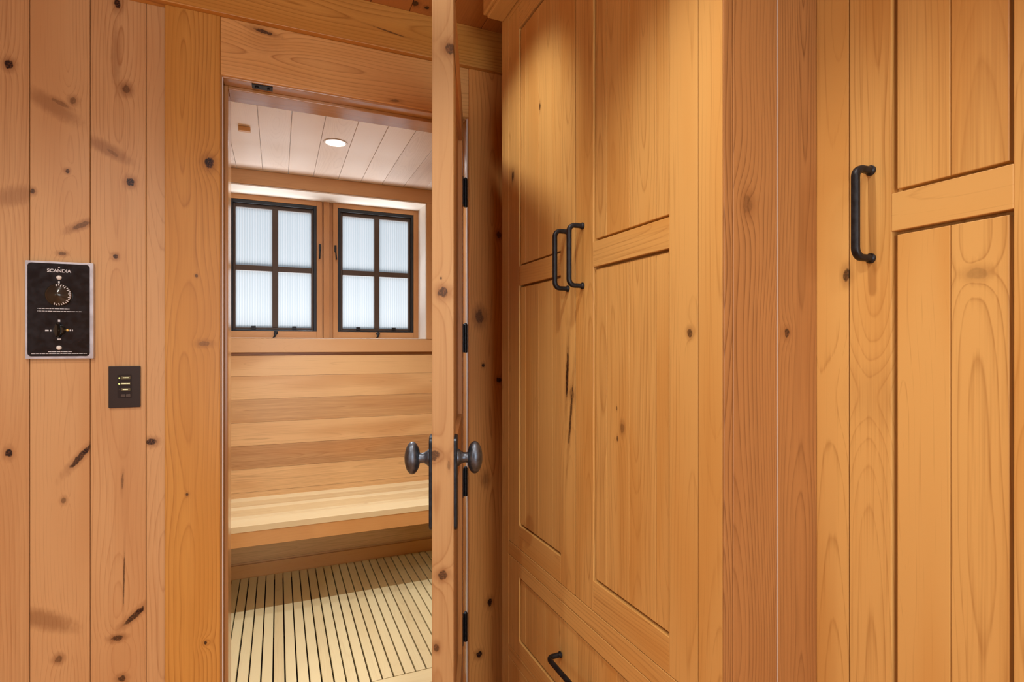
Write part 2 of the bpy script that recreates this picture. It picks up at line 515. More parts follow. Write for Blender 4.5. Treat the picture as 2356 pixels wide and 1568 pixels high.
# door wall: upright planks either side of the opening
b = MB()
edges = [XL, -1.845, -1.709, -1.574, -1.439, -1.303, -1.168, -1.033, -.898, -.763, -.628, -.492, -.3574, -.222, -.166]
for i in range(len(edges) - 1):
    b.cur = max(0, i - 8) if i < 13 else 0
    b.box(edges[i] + .0006, edges[i + 1] - .0006, W, W + .022, 0, H, 'z', pith=RNG.uniform(.0, .05))
b.cur = 0
e2 = [.645, .78, .915, 1.05, 1.185, 1.32, 1.455, XRW]
for i in range(len(e2) - 1):
    b.box(e2[i] + .0006, e2[i + 1] - .0006, W, W + .022, 0, H, 'z')
b.box(-.166, .645, W, W + .022, 2.125, H, 'x')
struct(b.build('wall_back', WALLM, bevel=.0022), 'knotty upright plank wall around the open sauna doorway', 'wall')
b = MB()
b.box(XL, -.166, W + .022, 2.058, 0, H, 'z'); b.box(.645, XRW, W + .022, 2.058, 0, H, 'z')
b.box(-.166, .645, W + .022, 2.058, 2.125, H, 'x')
b.box(XL, -.166, 2.058, 2.075, 0, H, 'x'); b.box(.645, XRW, 2.058, 2.075, 0, H, 'x')
b.box(-.166, .645, 2.058, 2.075, 2.125, H, 'x')
struct(b.build('wall_middle', M['saunatrim'], bevel=0), 'sauna side of the wall around the doorway', 'wall')

def planks(axis_lo, axis_hi, w, fn):
    a = axis_lo
    while a < axis_hi - 1e-4:
        e = min(a + w, axis_hi)
        fn(a + .0006, e - .0006)
        a = e

b = MB()
planks(YF, -1.10, .135, lambda a, e: b.box(XL - .03, XL, a, e, 0, H, 'z'))
planks(.10, W, .135, lambda a, e: b.box(XL - .03, XL, a, e, 0, H, 'z'))
b.box(XL - .03, XL, -1.10, .10, 0, .85, 'y'); b.box(XL - .03, XL, -1.10, .10, 2.05, H, 'y')
struct(b.build('wall_left', M['wall'], bevel=.002), 'plank side wall at far left of the room', 'wall')
b = MB()
planks(YF, W, .135, lambda a, e: b.box(XRW, XRW + .03, a, e, 0, H, 'z'))
struct(b.build('wall_right', M['wall'], bevel=.002), 'plank side wall behind the tall cabinets', 'wall')
# wall behind the viewer, with an unseen opening added for fill daylight
b = MB()
WX0, WX1, WZ0, WZ1 = -.35, 1.05, .55, 2.10
b.box(XL, WX0, YF - .03, YF, 0, H, 'z'); b.box(WX1, XRW, YF - .03, YF, 0, H, 'z')
b.box(WX0, WX1, YF - .03, YF, 0, WZ0, 'z'); b.box(WX0, WX1, YF - .03, YF, WZ1, H, 'z')
struct(b.build('wall_front', M['wall'], bevel=0), 'plank wall behind the viewer with an added opening for fill light', 'wall')
b = MB()
c = XL
ce = [XL]
x = .4155
while x - .131 > XL: x -= .131
while x < XRW:
    ce.append(x); x += .131
ce.append(XRW)
for i in range(len(ce) - 1):
    b.cur = 1 if ce[i] < .4231 < ce[i + 1] or ce[i] < .4652 < ce[i + 1] else 0
    b.box(ce[i] + .0006, ce[i + 1] - .0006, YF, W, H, H + .02, 'y')
struct(b.build('ceiling', [M['ceil'], M['ceilk']], bevel=.0022), 'amber plank ceiling above the upper trim board', 'ceiling')
b = MB()
planks(XL, XRW, .12, lambda a, e: b.box(a, e, YF, W + .16, -.03, 0, 'y'))
struct(b.build('floor', M['trim'], bevel=.001), 'plank floor of the dressing room', 'floor')

# ------------------------------------------------------------------ door casing, trim and jamb
struct(MB().box(-.3062, -.1622, 1.88, W, 0, 2.2955, 'z', tone=0, pith=.03, off=.02).build('trim_1', M['casing_left'], bevel=.0015),
       'upright casing board left of the sauna doorway with one large dark knot', 'trim')
struct(MB().box(-.1622, .6367, 1.882, W, 2.118, 2.2955, 'x', tone=-.1, pith=.03, off=.0).build('trim_2', M['casing_head'], bevel=.003, seg=3),
       'horizontal casing board above the sauna doorway', 'trim')
struct(MB().box(.6367, .7805, 1.88, W, 0, 2.2955, 'z', tone=.0, pith=.02).build('trim_3', M['casing_right'], bevel=.0015),
       'shadowed knotty casing board right of the sauna doorway', 'trim')
struct(MB().box(XL, XRW, 1.862, W, 2.2955, H, 'x', tone=.25, pith=.03).build('trim_4', M['band'], bevel=.002),
       'wide horizontal board running under the ceiling', 'trim')

JL, JR, JZ = -.1570, .6305, 2.112
j = MB()
j.box(-.166, JL, 1.886, 2.062, 0, 2.121, 'z', tone=.1)
j.box(JR, .640, 1.886, 2.062, 0, 2.121, 'z', tone=.2)
j.box(JL, JR, 1.886, 2.062, JZ, 2.121, 'x', tone=.3)
jo = j.build('trim_5', M['jamb'], bevel=.0025, seg=3)
struct(jo, 'glossy door jamb lining the sauna opening', 'door frame')
s = MB()
s.box(JL, JL + .0115, 1.938, 2.062, 0, JZ, 'z', tone=-.3)
s.box(JR - .0115, JR, 1.938, 2.062, 0, JZ, 'z', tone=-.2)
s.box(JL + .0115, JR - .0115, 1.938, 1.996, JZ - .0115, JZ, 'x', tone=-.2)
s.build('door_stop', M['jamb'], jo, bevel=.002, seg=3)
sp = MB()
sp.box(-.076, -.016, 1.8905, 1.922, JZ - .0035, JZ, 'x')
sp.lathe([(0, .006), (.003, .006), (.0036, .004)], (-.062, 1.906, JZ - .0035), (0, 0, -1), 16)
sp.lathe([(0, .004), (.003, .004), (.0036, .003)], (-.028, 1.906, JZ - .0035), (0, 0, -1), 16)
tag(sp.build('ball_catch', M['iron'], jo, bevel=.0008), 'small black catch plate under the head of the jamb')
sl = MB()
sl.box(JL - .0005, JL + .0025, 1.8825, 1.8865, 0, JZ, 'z')
sl.box(JR - .0025, JR + .0005, 1.8825, 1.8865, 0, JZ, 'z')
tag(sl.build('jamb_edge_strip', M['strip'], jo, bevel=.0008), 'pale strip along the edge of the jamb')  # thin pale strips on the front edges of both jambs

# ------------------------------------------------------------------ the open sauna door
DL, DT, DZ0, DZ1 = .755, .0475, .012, 2.105
ang = math.atan2(-.942, -.336)
PIV = Vector((.608, 1.863, 0))
door = thing('door_1', PIV, 'open wooden sauna door seen edge on with a dark egg shaped knob each side', 'door', None, 'structure', ang)
DM = Matrix.Translation(PIV) @ Matrix.Rotation(ang, 4, 'Z')
def dworld(x, y, z): return tuple((DM @ Vector((x, y, z))))
de = tuple((DM.to_3x3() @ Vector((0, 1, 0))))
def kd(fr, z, ra, rc, core, halo, bend):
    """knot on the free edge of the door, fr across the thickness from the left"""
    return (dworld(DL, -DT + DT * fr, z), ZU, de, ra, rc, core, halo, bend)
def zz(py): return 1.29 + (795 - py) * .955 / 1000
M['dooredge'] = wood('fir_door_stile', lin(188, 146, 96), lin(146, 95, 50), lin(178, 131, 80), ring=0.5, freq=90, tonevar=0.1, fibre=0.4, figure=0.6, knots=[
    kd(.85, zz(112), .013, .013, .75, .6, .02), kd(.50, zz(673), .0115, .0115, .8, .6, .022),
    kd(.10, zz(1046), .011, .012, .75, .55, .022), kd(.50, zz(1322), .0105, .0105, .8, .6, .02),
    kd(.2, zz(1488), .009, .006, .7, .6, .012), kd(.42, zz(640), .003, .002, .8, .2, 0), kd(.78, zz(1070), .012, .003, .4, .3, 0)])
def dobj(name, mb, mat, bevel=.0015, **k):
    return mb.build(name, mat, door, bevel, org=(0, 0, 0), **k)
d = MB()
d.box(DL - .115, DL, -DT, 0, DZ0, DZ1, 'z', tone=-.1, pith=.02)
lf = dobj('lock_stile', d, M['dooredge'], .002, seg=3)
d = MB()
d.box(0, .115, -DT, 0, DZ0, DZ1, 'z', tone=.2)
d.box(.115, DL - .115, -DT, 0, DZ0, DZ0 + .24, 'x'); d.box(.115, DL - .115, -DT, 0, DZ1 - .125, DZ1, 'x')
d.box(.115, DL - .115, -DT, 0, .93, 1.06, 'x')
dobj('door_frame', d, M['trim'])
d = MB()
for z0, z1 in ((DZ0 + .24, .93), (1.06, DZ1 - .125)):
    planks(.115, DL - .115, .105, lambda a, e: d.box(a, e, -DT + .013, -.013, z0, z1, 'z'))
dobj('door_panel', d, M['trim'])
KX, KZ = DL - .032, 1.0385
for sgn, y0 in ((1, 0.0), (-1, -DT)):
    p = MB()
    pr = [(-.0265, .878)]
    zt, zb, hw = 1.091, .878, .0265
    out = []
    for k in range(13):
        a = PI * k / 12
        out.append((hw * math.cos(a), zt - hw * .55 + hw * .55 * math.sin(a)))
    for k in range(13):
        a = PI + PI * k / 12
        out.append((hw * math.cos(a), zb + hw * .55 + hw * .55 * math.sin(a)))
    n = len(out)
    V = []
    for off, sc in ((0, 1), (.0055, 1), (.0075, .93)):
        V += [(KX + u * sc, y0 + sgn * off, KZ - .054 + (w - (KZ - .054)) * (1 - (1 - sc) * .25)) for u, w in out]
    F = []
    for i in range(2):
        F += [(i * n + k, i * n + (k + 1) % n, (i + 1) * n + (k + 1) % n, (i + 1) * n + k) for k in range(n)]
    F += [tuple(range(n)), tuple(range(2 * n, 3 * n))]
    p.add(V, F, smooth=False)
    pl = dobj('escutcheon_plate', p, M['plate'], 0)
    q = MB()
    prof = [(0, .0195), (.003, .0190), (.007, .0150), (.012, .0118), (.019, .0112), (.024, .0125)]
    q.lathe(prof, (KX, y0 + sgn * .0075, KZ), (0, sgn, 0), 28)
    # egg-shaped grip, long axis upright
    pe = []
    for k in range(1, 20):
        a = PI * k / 20
        pe.append((.0385 - .0175 * math.cos(a), (.0245 * math.sin(a), .0365 * math.sin(a))))
    q.lathe(pe, (KX, y0 + sgn * .0075, KZ), (0, sgn, 0), 36)
    dobj('door_knob', q, M['knob'], 0)
for zc in (1.839, 1.317, .803, .282):
    hmb = MB()
    hx, hy = -.006, .0085
    hmb.lathe([(0, .0065), (.0008, .0075), (.0330, .0075), (.0336, .0068), (.0344, .0075), (.0680, .0075), (.0688, .0068), (.0694, .0075),
               (.101, .0075), (.1018, .0060), (.1045, .0052), (.1060, .0025)], (hx, hy, zc - .0515), (0, 0, 1), 18)
    hmb.box(-.004, .03, -.0005, .0022, zc - .05, zc + .05, 'z')
    tag(dobj('hinge', hmb, M['iron'], .0005), 'black butt hinge between door and right jamb')

# ------------------------------------------------------------------ sauna shell
B, RB = 3.31, 3.52
SX0, SX1, SZ = -.62, 1.50, 2.25
RX0, RX1, RZ0, RZ1 = -.288, .8402, 1.331, 2.1695     # window recess
rows = [-.019, .108, .235, .3619, .4888, .6157, .7426, .8694, .9963, 1.1232, 1.2360]
tones = [.2, .0, .1, .15, .15, .95, -.05, .55, -.1, -.2]
b = MB()
for i in range(10):
    b.box(SX0, SX1, B, B + .02, rows[i] + .0004, rows[i + 1] - .0004, 'x', tone=tones[i] * .8, pith=.05 if i != 7 else .005)
z = 1.2535
k = 0
while z < SZ - .001:
    e = min(z + .127, SZ)
    if True:
        b.box(SX0, RX0, B, B + .02, z + .0004, e - .0004, 'x'); b.box(RX1, SX1, B, B + .02, z + .0004, e - .0004, 'x')
    z = e
b.box(SX0, SX1, B + .014, B + .02, 1.236, 1.2535, 'x', tone=1); b.box(RX0, RX1, B, B + .02, 1.2535, RZ0, 'x'); b.box(RX0, RX1, B, B + .02, RZ1, SZ, 'x')
struct(b.build('wall_far', M['saunawall'], bevel=.0010), 'horizontal cedar boards on the sauna back wall below the windows', 'wall')
b = MB()
b.box(SX0, RX0, B + .02, RB + .06, 0, SZ); b.box(RX1, SX1, B + .02, RB + .06, 0, SZ)
b.box(RX0, RX1, B + .02, RB + .06, 0, RZ0, 'x'); b.box(RX0, RX1, B + .02, RB + .06, RZ1, SZ, 'x')
struct(b.build('wall_outer', M['saunatrim'], bevel=0), 'thickness of the outer wall around the sauna windows', 'wall')
for nm, xa, xb, lb in (('wall_far_left', SX0 - .02, SX0, 'left end wall of the sauna'), ('wall_far_right', SX1, SX1 + .02, 'right end wall of the sauna')):
    b = MB()
    planks(0, SZ, .127, lambda a, e: b.box(xa, xb, 2.075, B, a, e, 'y'))
    struct(b.build(nm, M['saunawall'], bevel=.001), lb, 'wall')
b = MB()
ce = [SX0, -.470, -.341, -.213, -.086, -.026, .184, .318, .445, .567, .695, .823, .951, 1.08, 1.21, 1.34, SX1]
ce = [SX0, -.466, -.336, -.206, -.078, .052, .184, .318, .445, .567, .695, .823, .951, 1.08, 1.21, 1.34, SX1]
ct = [0, 0, 0, -.2, -.1, -.4, .0, -.3, -.1, .45, .95, .3, 0, 0, 0, 0]
for i in range(len(ce) - 1):
    b.box(ce[i] + .0006, ce[i + 1] - .0006, 2.075, B, SZ, SZ + .018, 'y', tone=ct[i])
struct(b.build('ceiling_sauna', M['saunaceil'], bevel=.0022), 'pale plank ceiling of the sauna', 'ceiling')
b = MB()
b.box(SX0, SX1, 2.02, B, -.03, -.005, 'x')
struct(b.build('floor_sauna', M['dark'], bevel=0), 'dark floor under the sauna slats', 'floor')
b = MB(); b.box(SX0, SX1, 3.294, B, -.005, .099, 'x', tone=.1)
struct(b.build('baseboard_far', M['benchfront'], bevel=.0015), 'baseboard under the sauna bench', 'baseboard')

# window surround
b = MB()
b.box(SX0, SX1, 3.292, B, RZ1 + .0008, SZ - .001, 'x', tone=.45)
t6 = struct(b.build('trim_6', M['saunatrim'], bevel=.0015), 'head board between sauna ceiling and windows', 'trim')
b = MB(); b.box(SX0, SX1, 3.296, B, 1.2535, RZ0 - .001, 'x', tone=-.4)
struct(b.build('trim_7', M['saunatrim'], bevel=.0015), 'pale apron board below the sauna windows', 'trim')
b = MB(); b.box(RX1, RX1 + .075, 3.2925, B, RZ0, RZ1, 'z', tone=.3)
b.box(RX0 - .075, RX0, 3.2925, B, RZ0, RZ1, 'z', tone=.3)
struct(b.build('trim_8', M['saunatrim'], bevel=.0015), 'upright casing beside the window recess', 'trim')
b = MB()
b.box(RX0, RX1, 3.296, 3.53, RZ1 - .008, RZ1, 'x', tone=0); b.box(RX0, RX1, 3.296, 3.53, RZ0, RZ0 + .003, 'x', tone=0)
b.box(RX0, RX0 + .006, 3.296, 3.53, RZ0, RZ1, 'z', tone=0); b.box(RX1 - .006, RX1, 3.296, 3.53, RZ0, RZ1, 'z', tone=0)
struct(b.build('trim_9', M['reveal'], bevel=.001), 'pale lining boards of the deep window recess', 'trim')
b = MB(); b.box(.2455, .3075, 3.500, 3.53, RZ0 + .003, RZ1 - .008, 'z', tone=.1)
b.box(.2530, .2865, 3.484, 3.50, RZ0 + .003, RZ1 - .008, 'z', tone=-.2)
struct(b.build('trim_10', M['winwood'], bevel=.0012), 'wooden mullion between the two sauna windows', 'trim')


def window(name, x0, label, lock_right):
    w = .5275
    root = thing(name, (x0 + w / 2, 3.5, RZ0), label, 'window', None, 'structure')
    x1 = x0 + w
    zb, zt = RZ0 + .003, RZ1 - .008
    m = MB()
    m.box(x0, x0 + .0275, 3.486, 3.530, zb, zt, 'z', tone=-.1); m.box(x1 - .0315, x1, 3.486, 3.530, zb, zt, 'z', tone=-.1)
    m.box(x0 + .0275, x1 - .0315, 3.486, 3.530, zb, 1.3755, 'x', tone=.2)
    m.box(x0 + .0275, x1 - .0315, 3.486, 3.530, 2.1325, zt, 'x', tone=.2)
    m.build('frame', M['winwood'], root, .0015)
    bx0, bx1, bz0, bz1 = x0 + .0275, x1 - .0315, 1.3755, 2.1325
    m = MB()
    t = .0165
    m.box(bx0, bx0 + t, 3.490, 3.532, bz0, bz1); m.box(bx1 - t, bx1, 3.490, 3.532, bz0, bz1)
    m.box(bx0 + t, bx1 - t, 3.490, 3.532, bz0, bz0 + .0085, 'x'); m.box(bx0 + t, bx1 - t, 3.490, 3.532, bz1 - .020, bz1, 'x')
    m.build('sash', M['sash'], root, .0015)
    ix0, ix1, iz0, iz1 = bx0 + t, bx1 - t, bz0 + .0085, bz1 - .020
    m = MB()
    cx = (ix0 + ix1) / 2 + .004
    zm = 1.742
    m.box(ix0, ix0 + .0135, 3.506, 3.534, iz0, iz1); m.box(ix1 - .0135, ix1, 3.506, 3.534, iz0, iz1)
    m.box(ix0 + .0135, ix1 - .0135, 3.506, 3.534, iz0, iz0 + .013, 'x'); m.box(ix0 + .0135, ix1 - .0135, 3.506, 3.534, iz1 - .022, iz1, 'x')
    m.box(cx - .0155, cx + .0155, 3.504, 3.534, iz0 + .013, iz1 - .022)
    m.box(ix0 + .0135, cx - .0155, 3.504, 3.534, zm - .016, zm + .016, 'x'); m.box(cx + .0155, ix1 - .0135, 3.504, 3.534, zm - .016, zm + .016, 'x')
    m.build('muntin', M['muntin'], root, .002)
    for pa, pb in ((ix0 + .0135, cx - .0155), (cx + .0155, ix1 - .0135)):
        for pc, pd in ((iz0 + .013, zm - .016), (zm + .016, iz1 - .022)):
            g = MB()
            nx = 60
            xs = [pa + (pb - pa) * i / nx for i in range(nx + 1)]
            fr = [(x, 3.520 + .0012 * math.sin(2 * PI * x / .0136), z) for z in (pc, pd) for x in xs]
            bk = [(x, 3.526, z) for z in (pc, pd) for x in xs]
            N = nx + 1
            Fc = [(i, i + 1, N + i + 1, N + i) for i in range(nx)]
            g.add(fr, Fc, smooth=True)
            g.build('pane', M['pane'], root, 0)
    for px in (cx - .115, cx + .105):
        g = MB(); g.box(px - .012, px + .012, 3.494, 3.507, iz0 + .000, iz0 + .022, 'x')
        g.box(px - .009, px + .009, 3.488, 3.495, iz0 + .002, iz0 + .009, 'x')
        g.build('sash_clip', M['iron'], root, .001)
    g = MB()
    zc = 1.374
    g.tube([(cx + .004, 3.487, zc - .006), (cx + .004, 3.474, zc - .006), (cx + .002, 3.468, zc - .014), (cx - .002, 3.464, zc - .028)],
           [.0085, .0085, .007, .006], [.008, .008, .006, .005], 12, up=(1, 0, 0))
    g.lathe([(0, .012), (.003, .012), (.005, .009)], (cx + .004, 3.4865, zc - .008), (0, -1, 0), 18)
    g.tube([(cx - .002, 3.464, zc - .028), (cx - .012, 3.468, zc - .040)], .004, .004, 10)
    g.build('crank_handle', M['iron'], root, 0)
    lx = x1 - .013 if lock_right else x0 + .0135
    g = MB()
    g.box(lx - .006, lx + .006, 3.476, 3.487, 1.862, 1.902, 'z')
    dx = -.003 if lock_right else .005
    g.tube([(lx, 3.478, 1.870), (lx + dx * .4, 3.472, 1.852), (lx + dx, 3.474, 1.814)], [.005, .0042, .005], [.004, .0035, .004], 10)
    g.build('sash_lock', M['iron'], root, .001)
    return root

window('window_1', -.2822, 'black framed four pane frosted window nearer the left door jamb', True)
window('window_2', .3078, 'black framed four pane frosted window right of the wooden mullion', False)

# ------------------------------------------------------------------ sauna furnishings
bench = thing('sauna_bench', (.44, 3.05, 0), 'pale wooden bench along the sauna back wall', 'bench')
b = MB()
ys = [2.790, 2.905, 2.960, 3.075, 3.130, 3.232, 3.3106]
tn = [-.9, .0, .9, -.7, .9, -.7]
for i in range(6):
    b.box(SX0 + .002, SX1 - .002, ys[i] + .0002, ys[i + 1] - .0002, .432, .460, 'x', tone=tn[i], pith=.04)
b.build('seat', M['bench'], bench, .0012)
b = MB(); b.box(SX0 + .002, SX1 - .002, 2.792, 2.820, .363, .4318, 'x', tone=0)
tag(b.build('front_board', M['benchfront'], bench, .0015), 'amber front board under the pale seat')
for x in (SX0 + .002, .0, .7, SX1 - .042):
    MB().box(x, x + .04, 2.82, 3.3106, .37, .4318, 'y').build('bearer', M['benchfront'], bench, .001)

deck = thing('slatted_floor_deck', (.44, 2.7, 0), 'pale slatted wooden deck on the sauna floor', 'floor deck')
xs0 = -.1452 - .0424 * 11
k = 0
sl = MB()
x = xs0
while x < SX1 - .04:
    w = .0372 + RNG.uniform(-.0004, .0004)
    xa = x + .0026
    if xa > SX0 + .003:
        sl.box(xa, xa + w, 2.092, 3.290, .006, .030, 'y', pith=RNG.uniform(.005, .06))
    x += .0424
sl.build('slats', M['slat'], deck, .0016)
b = MB()
for y in (2.25, 2.62, 2.98, 3.22):
    b.box(SX0 + .004, SX1 - .004, y, y + .03, -.005, .0058, 'x')
b.build('batten', M['dark'], deck, .001)
b = MB(); b.box(JL + .0125, JR - .0125, 2.000, 2.086, -.001, .031, 'x', tone=.1)
struct(b.build('trim_11', M['slat'], bevel=.0015), 'threshold board at the foot of the sauna doorway', 'trim')

cl = thing('recessed_ceiling_light', (.2494, 2.70, SZ), 'lit round downlight set in the pale sauna ceiling', 'ceiling light')
g = MB(); g.lathe([(0, .048), (.0018, .0545), (.0032, .0535), (.0036, .046), (.0012, .0445)], (.2494, 2.70, SZ), (0, 0, -1), 48)
g.build('trim_ring', M['ring'], cl, 0)
g = MB(); g.lathe([(0, .0440), (.0022, .0440), (.0030, .030), (.0033, .010)], (.2494, 2.70, SZ), (0, 0, -1), 40)
g.build('lens', M['lens'], cl, 0)
blk = MB()
blk.box(-.160, -.112, 2.652, 2.676, SZ - .020, SZ, 'x', tone=.3)
tag(blk.build('wooden_vent_block', M['benchfront'], bevel=.003), 'small wooden block on the sauna ceiling left of the downlight', 'block')

# ------------------------------------------------------------------ pull handles
def handle_mesh():
    """black pull: upright bar on two bent arms with flanged feet; local: projects to -x, long axis z"""
    m = MB()
    d, h, r = .0375, .0712, .015
    path = [(0, 0, h), (-d + r, 0, h)]
    for k in range(1, 9):
        a = PI / 2 * k / 8
        path.append((-d + r - r * math.sin(a), 0, h - r + r * math.cos(a)))
    path += [(-d, 0, h - r - .01), (-d, 0, 0)]
    path = path + [(p[0], 0, -p[2]) for p in reversed(path[:-1])]
    n = len(path)
    m.tube(path, [.0062] * n, [.0056] * n, 16, up=(0, 1, 0), power=2.8)
    for s_ in (1, -1):
        m.lathe([(0, .0082), (.0030, .0082), (.0038, .0070), (.006, .0062)], (0, 0, s_ * h), (-1, 0, 0), 20)
    return m

HM = None
def handle(parent, pos, horizontal=False):
    global HM
    loc = Vector(pos) - parent_org(parent)
    if HM is None:
        o = handle_mesh().build('handle', M['iron'], parent, 0, org=(0, 0, 0))
        HM = o
    else:
        o = HM.copy(); COL.objects.link(o); o.parent = parent
    o.location = loc
    if horizontal:
        o.rotation_euler = (PI / 2, 0, 0)
    tag(o, 'black bronze pull')
    return o

# ------------------------------------------------------------------ tall cabinet with doors and drawers
XC = .667
Y0, Y1 = .6808, 1.6382       # right end, left end
c1 = thing('tall_cabinet', (XC, (Y0 + Y1) / 2, 0), 'tall two door cabinet with drawers below, between open door and right hand cabinet', 'cabinet')
b = MB()
FX = XC + .020
b.box(XC, FX, 1.5850, Y1, 0, H - .002, 'z', tone=-.3, pith=.02)          # left stile of the face frame
b.box(XC, FX, Y0 + .0031, .7393, 0, H - .002, 'z', tone=-.5, pith=.03)           # right stile
b.box(XC, FX, .7393, 1.5850, 2.3170, H - .002, 'y', tone=0)
b.box(XC, FX, .7393, 1.5850, .6365, .6780, 'y', tone=-.2, pith=.03)
b.box(XC, FX, .7393, 1.5850, .3165, .3510, 'y', tone=.0)
b.box(XC, FX, .7393, 1.5850, 0, .055, 'y', tone=.0)
b.build('face_frame', M['cab'], c1, .0010)
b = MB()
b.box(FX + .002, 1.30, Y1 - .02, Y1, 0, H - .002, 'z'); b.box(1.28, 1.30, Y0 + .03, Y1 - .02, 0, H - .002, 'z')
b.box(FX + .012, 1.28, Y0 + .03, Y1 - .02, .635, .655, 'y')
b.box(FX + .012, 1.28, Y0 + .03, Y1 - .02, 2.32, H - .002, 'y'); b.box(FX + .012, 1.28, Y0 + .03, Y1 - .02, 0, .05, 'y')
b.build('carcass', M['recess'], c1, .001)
b = MB()
b.box(XC + .0003, .6866, Y0, Y0 + .003, 0, H - .002, 'z', tone=.1, pith=.03, off=.03)
b.box(.6874, .7875, Y0, Y0 + .022, 0, H - .002, 'z', tone=0, pith=.06, off=.06)
b.build('end_panel', M['cabdark'], c1, .0012)
b = MB(); b.box(.7875, .7893, Y0 + .0008, Y0 + .02, 0, H - .002, 'z')
tag(b.build('seam', M['pale_seam'], c1, 0), 'thin pale seam between the end boards')  # narrow pale strip between end panel and filler board
b = MB(); b.box(.7893, .8920, Y0 + .0015, Y0 + .022, 0, H - .002, 'z', tone=.15, pith=.025, off=-.01)
b.build('filler_board', M['cabdark'], c1, .0012)
b = MB()
b.box(.602, XC, Y0 - .0, Y1, 2.345, H - .002, 'y', tone=-.1)
b.box(.612, XC, Y0 - .0, Y1 - .010, 2.333, 2.345, 'y', tone=-.5)
b.build('crown', M['cab'], c1, .003)


def framed_front(kind, parent, xf, ya, yb, za, zb, st, rails, plank_edges, tones, gap=.0017, depth=.0135, hs=None, sl=None, sr=None,
                 panel_inset=.0040, label=None, mats=()):
    """a frame-and-plank front in the plane x=xf; ya<yb; rails = list of (z0,z1); panels of upright planks sit back in the openings"""
    m = MB()
    sl = sl or st; sr = sr or st
    T = .021
    mats = list(mats) + [M['cab']] * (4 - len(mats))
    ya += gap; yb -= gap; za += gap; zb -= gap
    m.box(xf, xf + T, ya, ya + sr, za, zb, 'z', tone=RNG.uniform(-.5, .3), pith=RNG.uniform(.01, .06))
    m.box(xf, xf + T, yb - sl, yb, za, zb, 'z', tone=RNG.uniform(-.3, .5), pith=RNG.uniform(.01, .06))
    for z0, z1 in rails:
        m.box(xf, xf + T, ya + sr, yb - sl, max(z0, za), min(z1, zb), 'y', tone=RNG.uniform(-.5, .4), pith=RNG.uniform(.0, .03))
    o = m.build(kind, mats[0], parent, .0010)
    if label: tag(o, label)
    zs = sorted(rails)
    k = 0
    for i in range(len(zs) - 1):
        z0, z1 = zs[i][1], zs[i + 1][0]
        p = MB()
        g = .0060
        pe = [ya + sr + g] + [e for e in plank_edges if ya + sr + g + .01 < e < yb - sl - g - .01] + [yb - sl - g]
        for q in range(len(pe) - 1):
            p.box(xf + panel_inset, xf + depth + .004, pe[q] + .0003, pe[q + 1] - .0003, z0 + g, z1 - g, 'z', tone=tones[q % len(tones)] * 1.5 + RNG.uniform(-.45, .45),
                  pith=RNG.uniform(.0, .05))
        p.box(xf + depth + .004, xf + depth + .0065, ya + sr - .003, yb - sl + .003, z0 - .003, z1 + .003, 'z', tone=.5)
        p.build('panel', mats[1 + i] if i < 2 else M['cab'], o, .0030)
    return o

MID = (1.4712, 1.5292)
# left door: y 1.1632..1.5850
dl = framed_front('door', c1, XC, 1.1632, 1.5850, .6780, 2.3170, .0765, [(.6780, .7490), MID, (2.2456, 2.3170)],
                  [1.292, 1.3775, 1.4648], [.1, -.2, .1, -.3], sl=.080, sr=.0740, label='left hand cabinet door with a dark bark split in its stile',
                  mats=[M['cabA'], M['cab'], M['cabA2']])
handle(dl, (XC, 1.1990, 1.5037))
dr = framed_front('door', c1, XC, .7393, 1.1632, .6780, 2.3170, .0765, [(.6780, .7490), MID, (2.2456, 2.3170)],
                  [.8583, .9466, 1.0318], [-.1, .0, .1, .3], sl=.0800, sr=.0745, label='right hand door of the tall cabinet',
                  mats=[M['cabB'], M['cabB2'], M['cab']])
handle(dr, (XC, 1.1276, 1.5037))
w1 = framed_front('drawer', c1, XC, .7393, 1.5850, .3510, .6365, .0795, [(.3510, .3992), (.5935, .6365)],
                  [.82, .905, .99, 1.075, 1.16, 1.2475, 1.335, 1.385, 1.4648], [.0, .2, -.2, .1], sl=.080, sr=.0745, label='upper drawer below the cabinet doors')
handle(w1, (XC, 1.1674, .4975), True)
w2 = framed_front('drawer', c1, XC, .7393, 1.5850, .0550, .3165, .0795, [(.0550, .1020), (.2740, .3165)],
                  [.82, .905, .99, 1.075, 1.16, 1.2475, 1.335, 1.385, 1.4648], [.0, .2, -.2, .1], sl=.080, sr=.0745, label='lowest drawer, cut by the picture edge')
handle(w2, (XC, 1.1674, .1880), True)

# ------------------------------------------------------------------ right-hand cabinet
XR = .885
c2 = thing('tall_cabinet', (XR, .25, 0), 'set back tall cabinet at right edge with one large pull handle', 'cabinet')
b = MB()
b.box(XR, XR + .02, .6226, .6822, 0, H - .002, 'z', tone=-.6, pith=.05)
b.box(XR, XR + .02, -.02, .034, 0, H - .002, 'z', tone=0)
b.box(XR, XR + .02, .034, .6226, 2.317, H - .002, 'y'); b.box(XR, XR + .02, .034, .6226, 0, .09, 'y')
b.build('face_frame', M['cabC'], c2, .001)
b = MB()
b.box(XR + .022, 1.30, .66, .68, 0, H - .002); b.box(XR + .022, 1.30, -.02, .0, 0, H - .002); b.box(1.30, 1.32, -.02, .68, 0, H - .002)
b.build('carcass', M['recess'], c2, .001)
RNG.seed(77)
d2 = framed_front('door', c2, XR, .330, .6226, .09, 2.317, .0665, [(.09, .17), (1.4695, 1.5285), (2.2456, 2.317)],
                  [.4726], [.1, -.3], sl=.0684, sr=.0659, label='cabinet door at the right edge with a two board panel',
                  mats=[M['cabC'], M['cabC2'], M['cab']])
handle(d2, (XR, .5845, 1.5030))
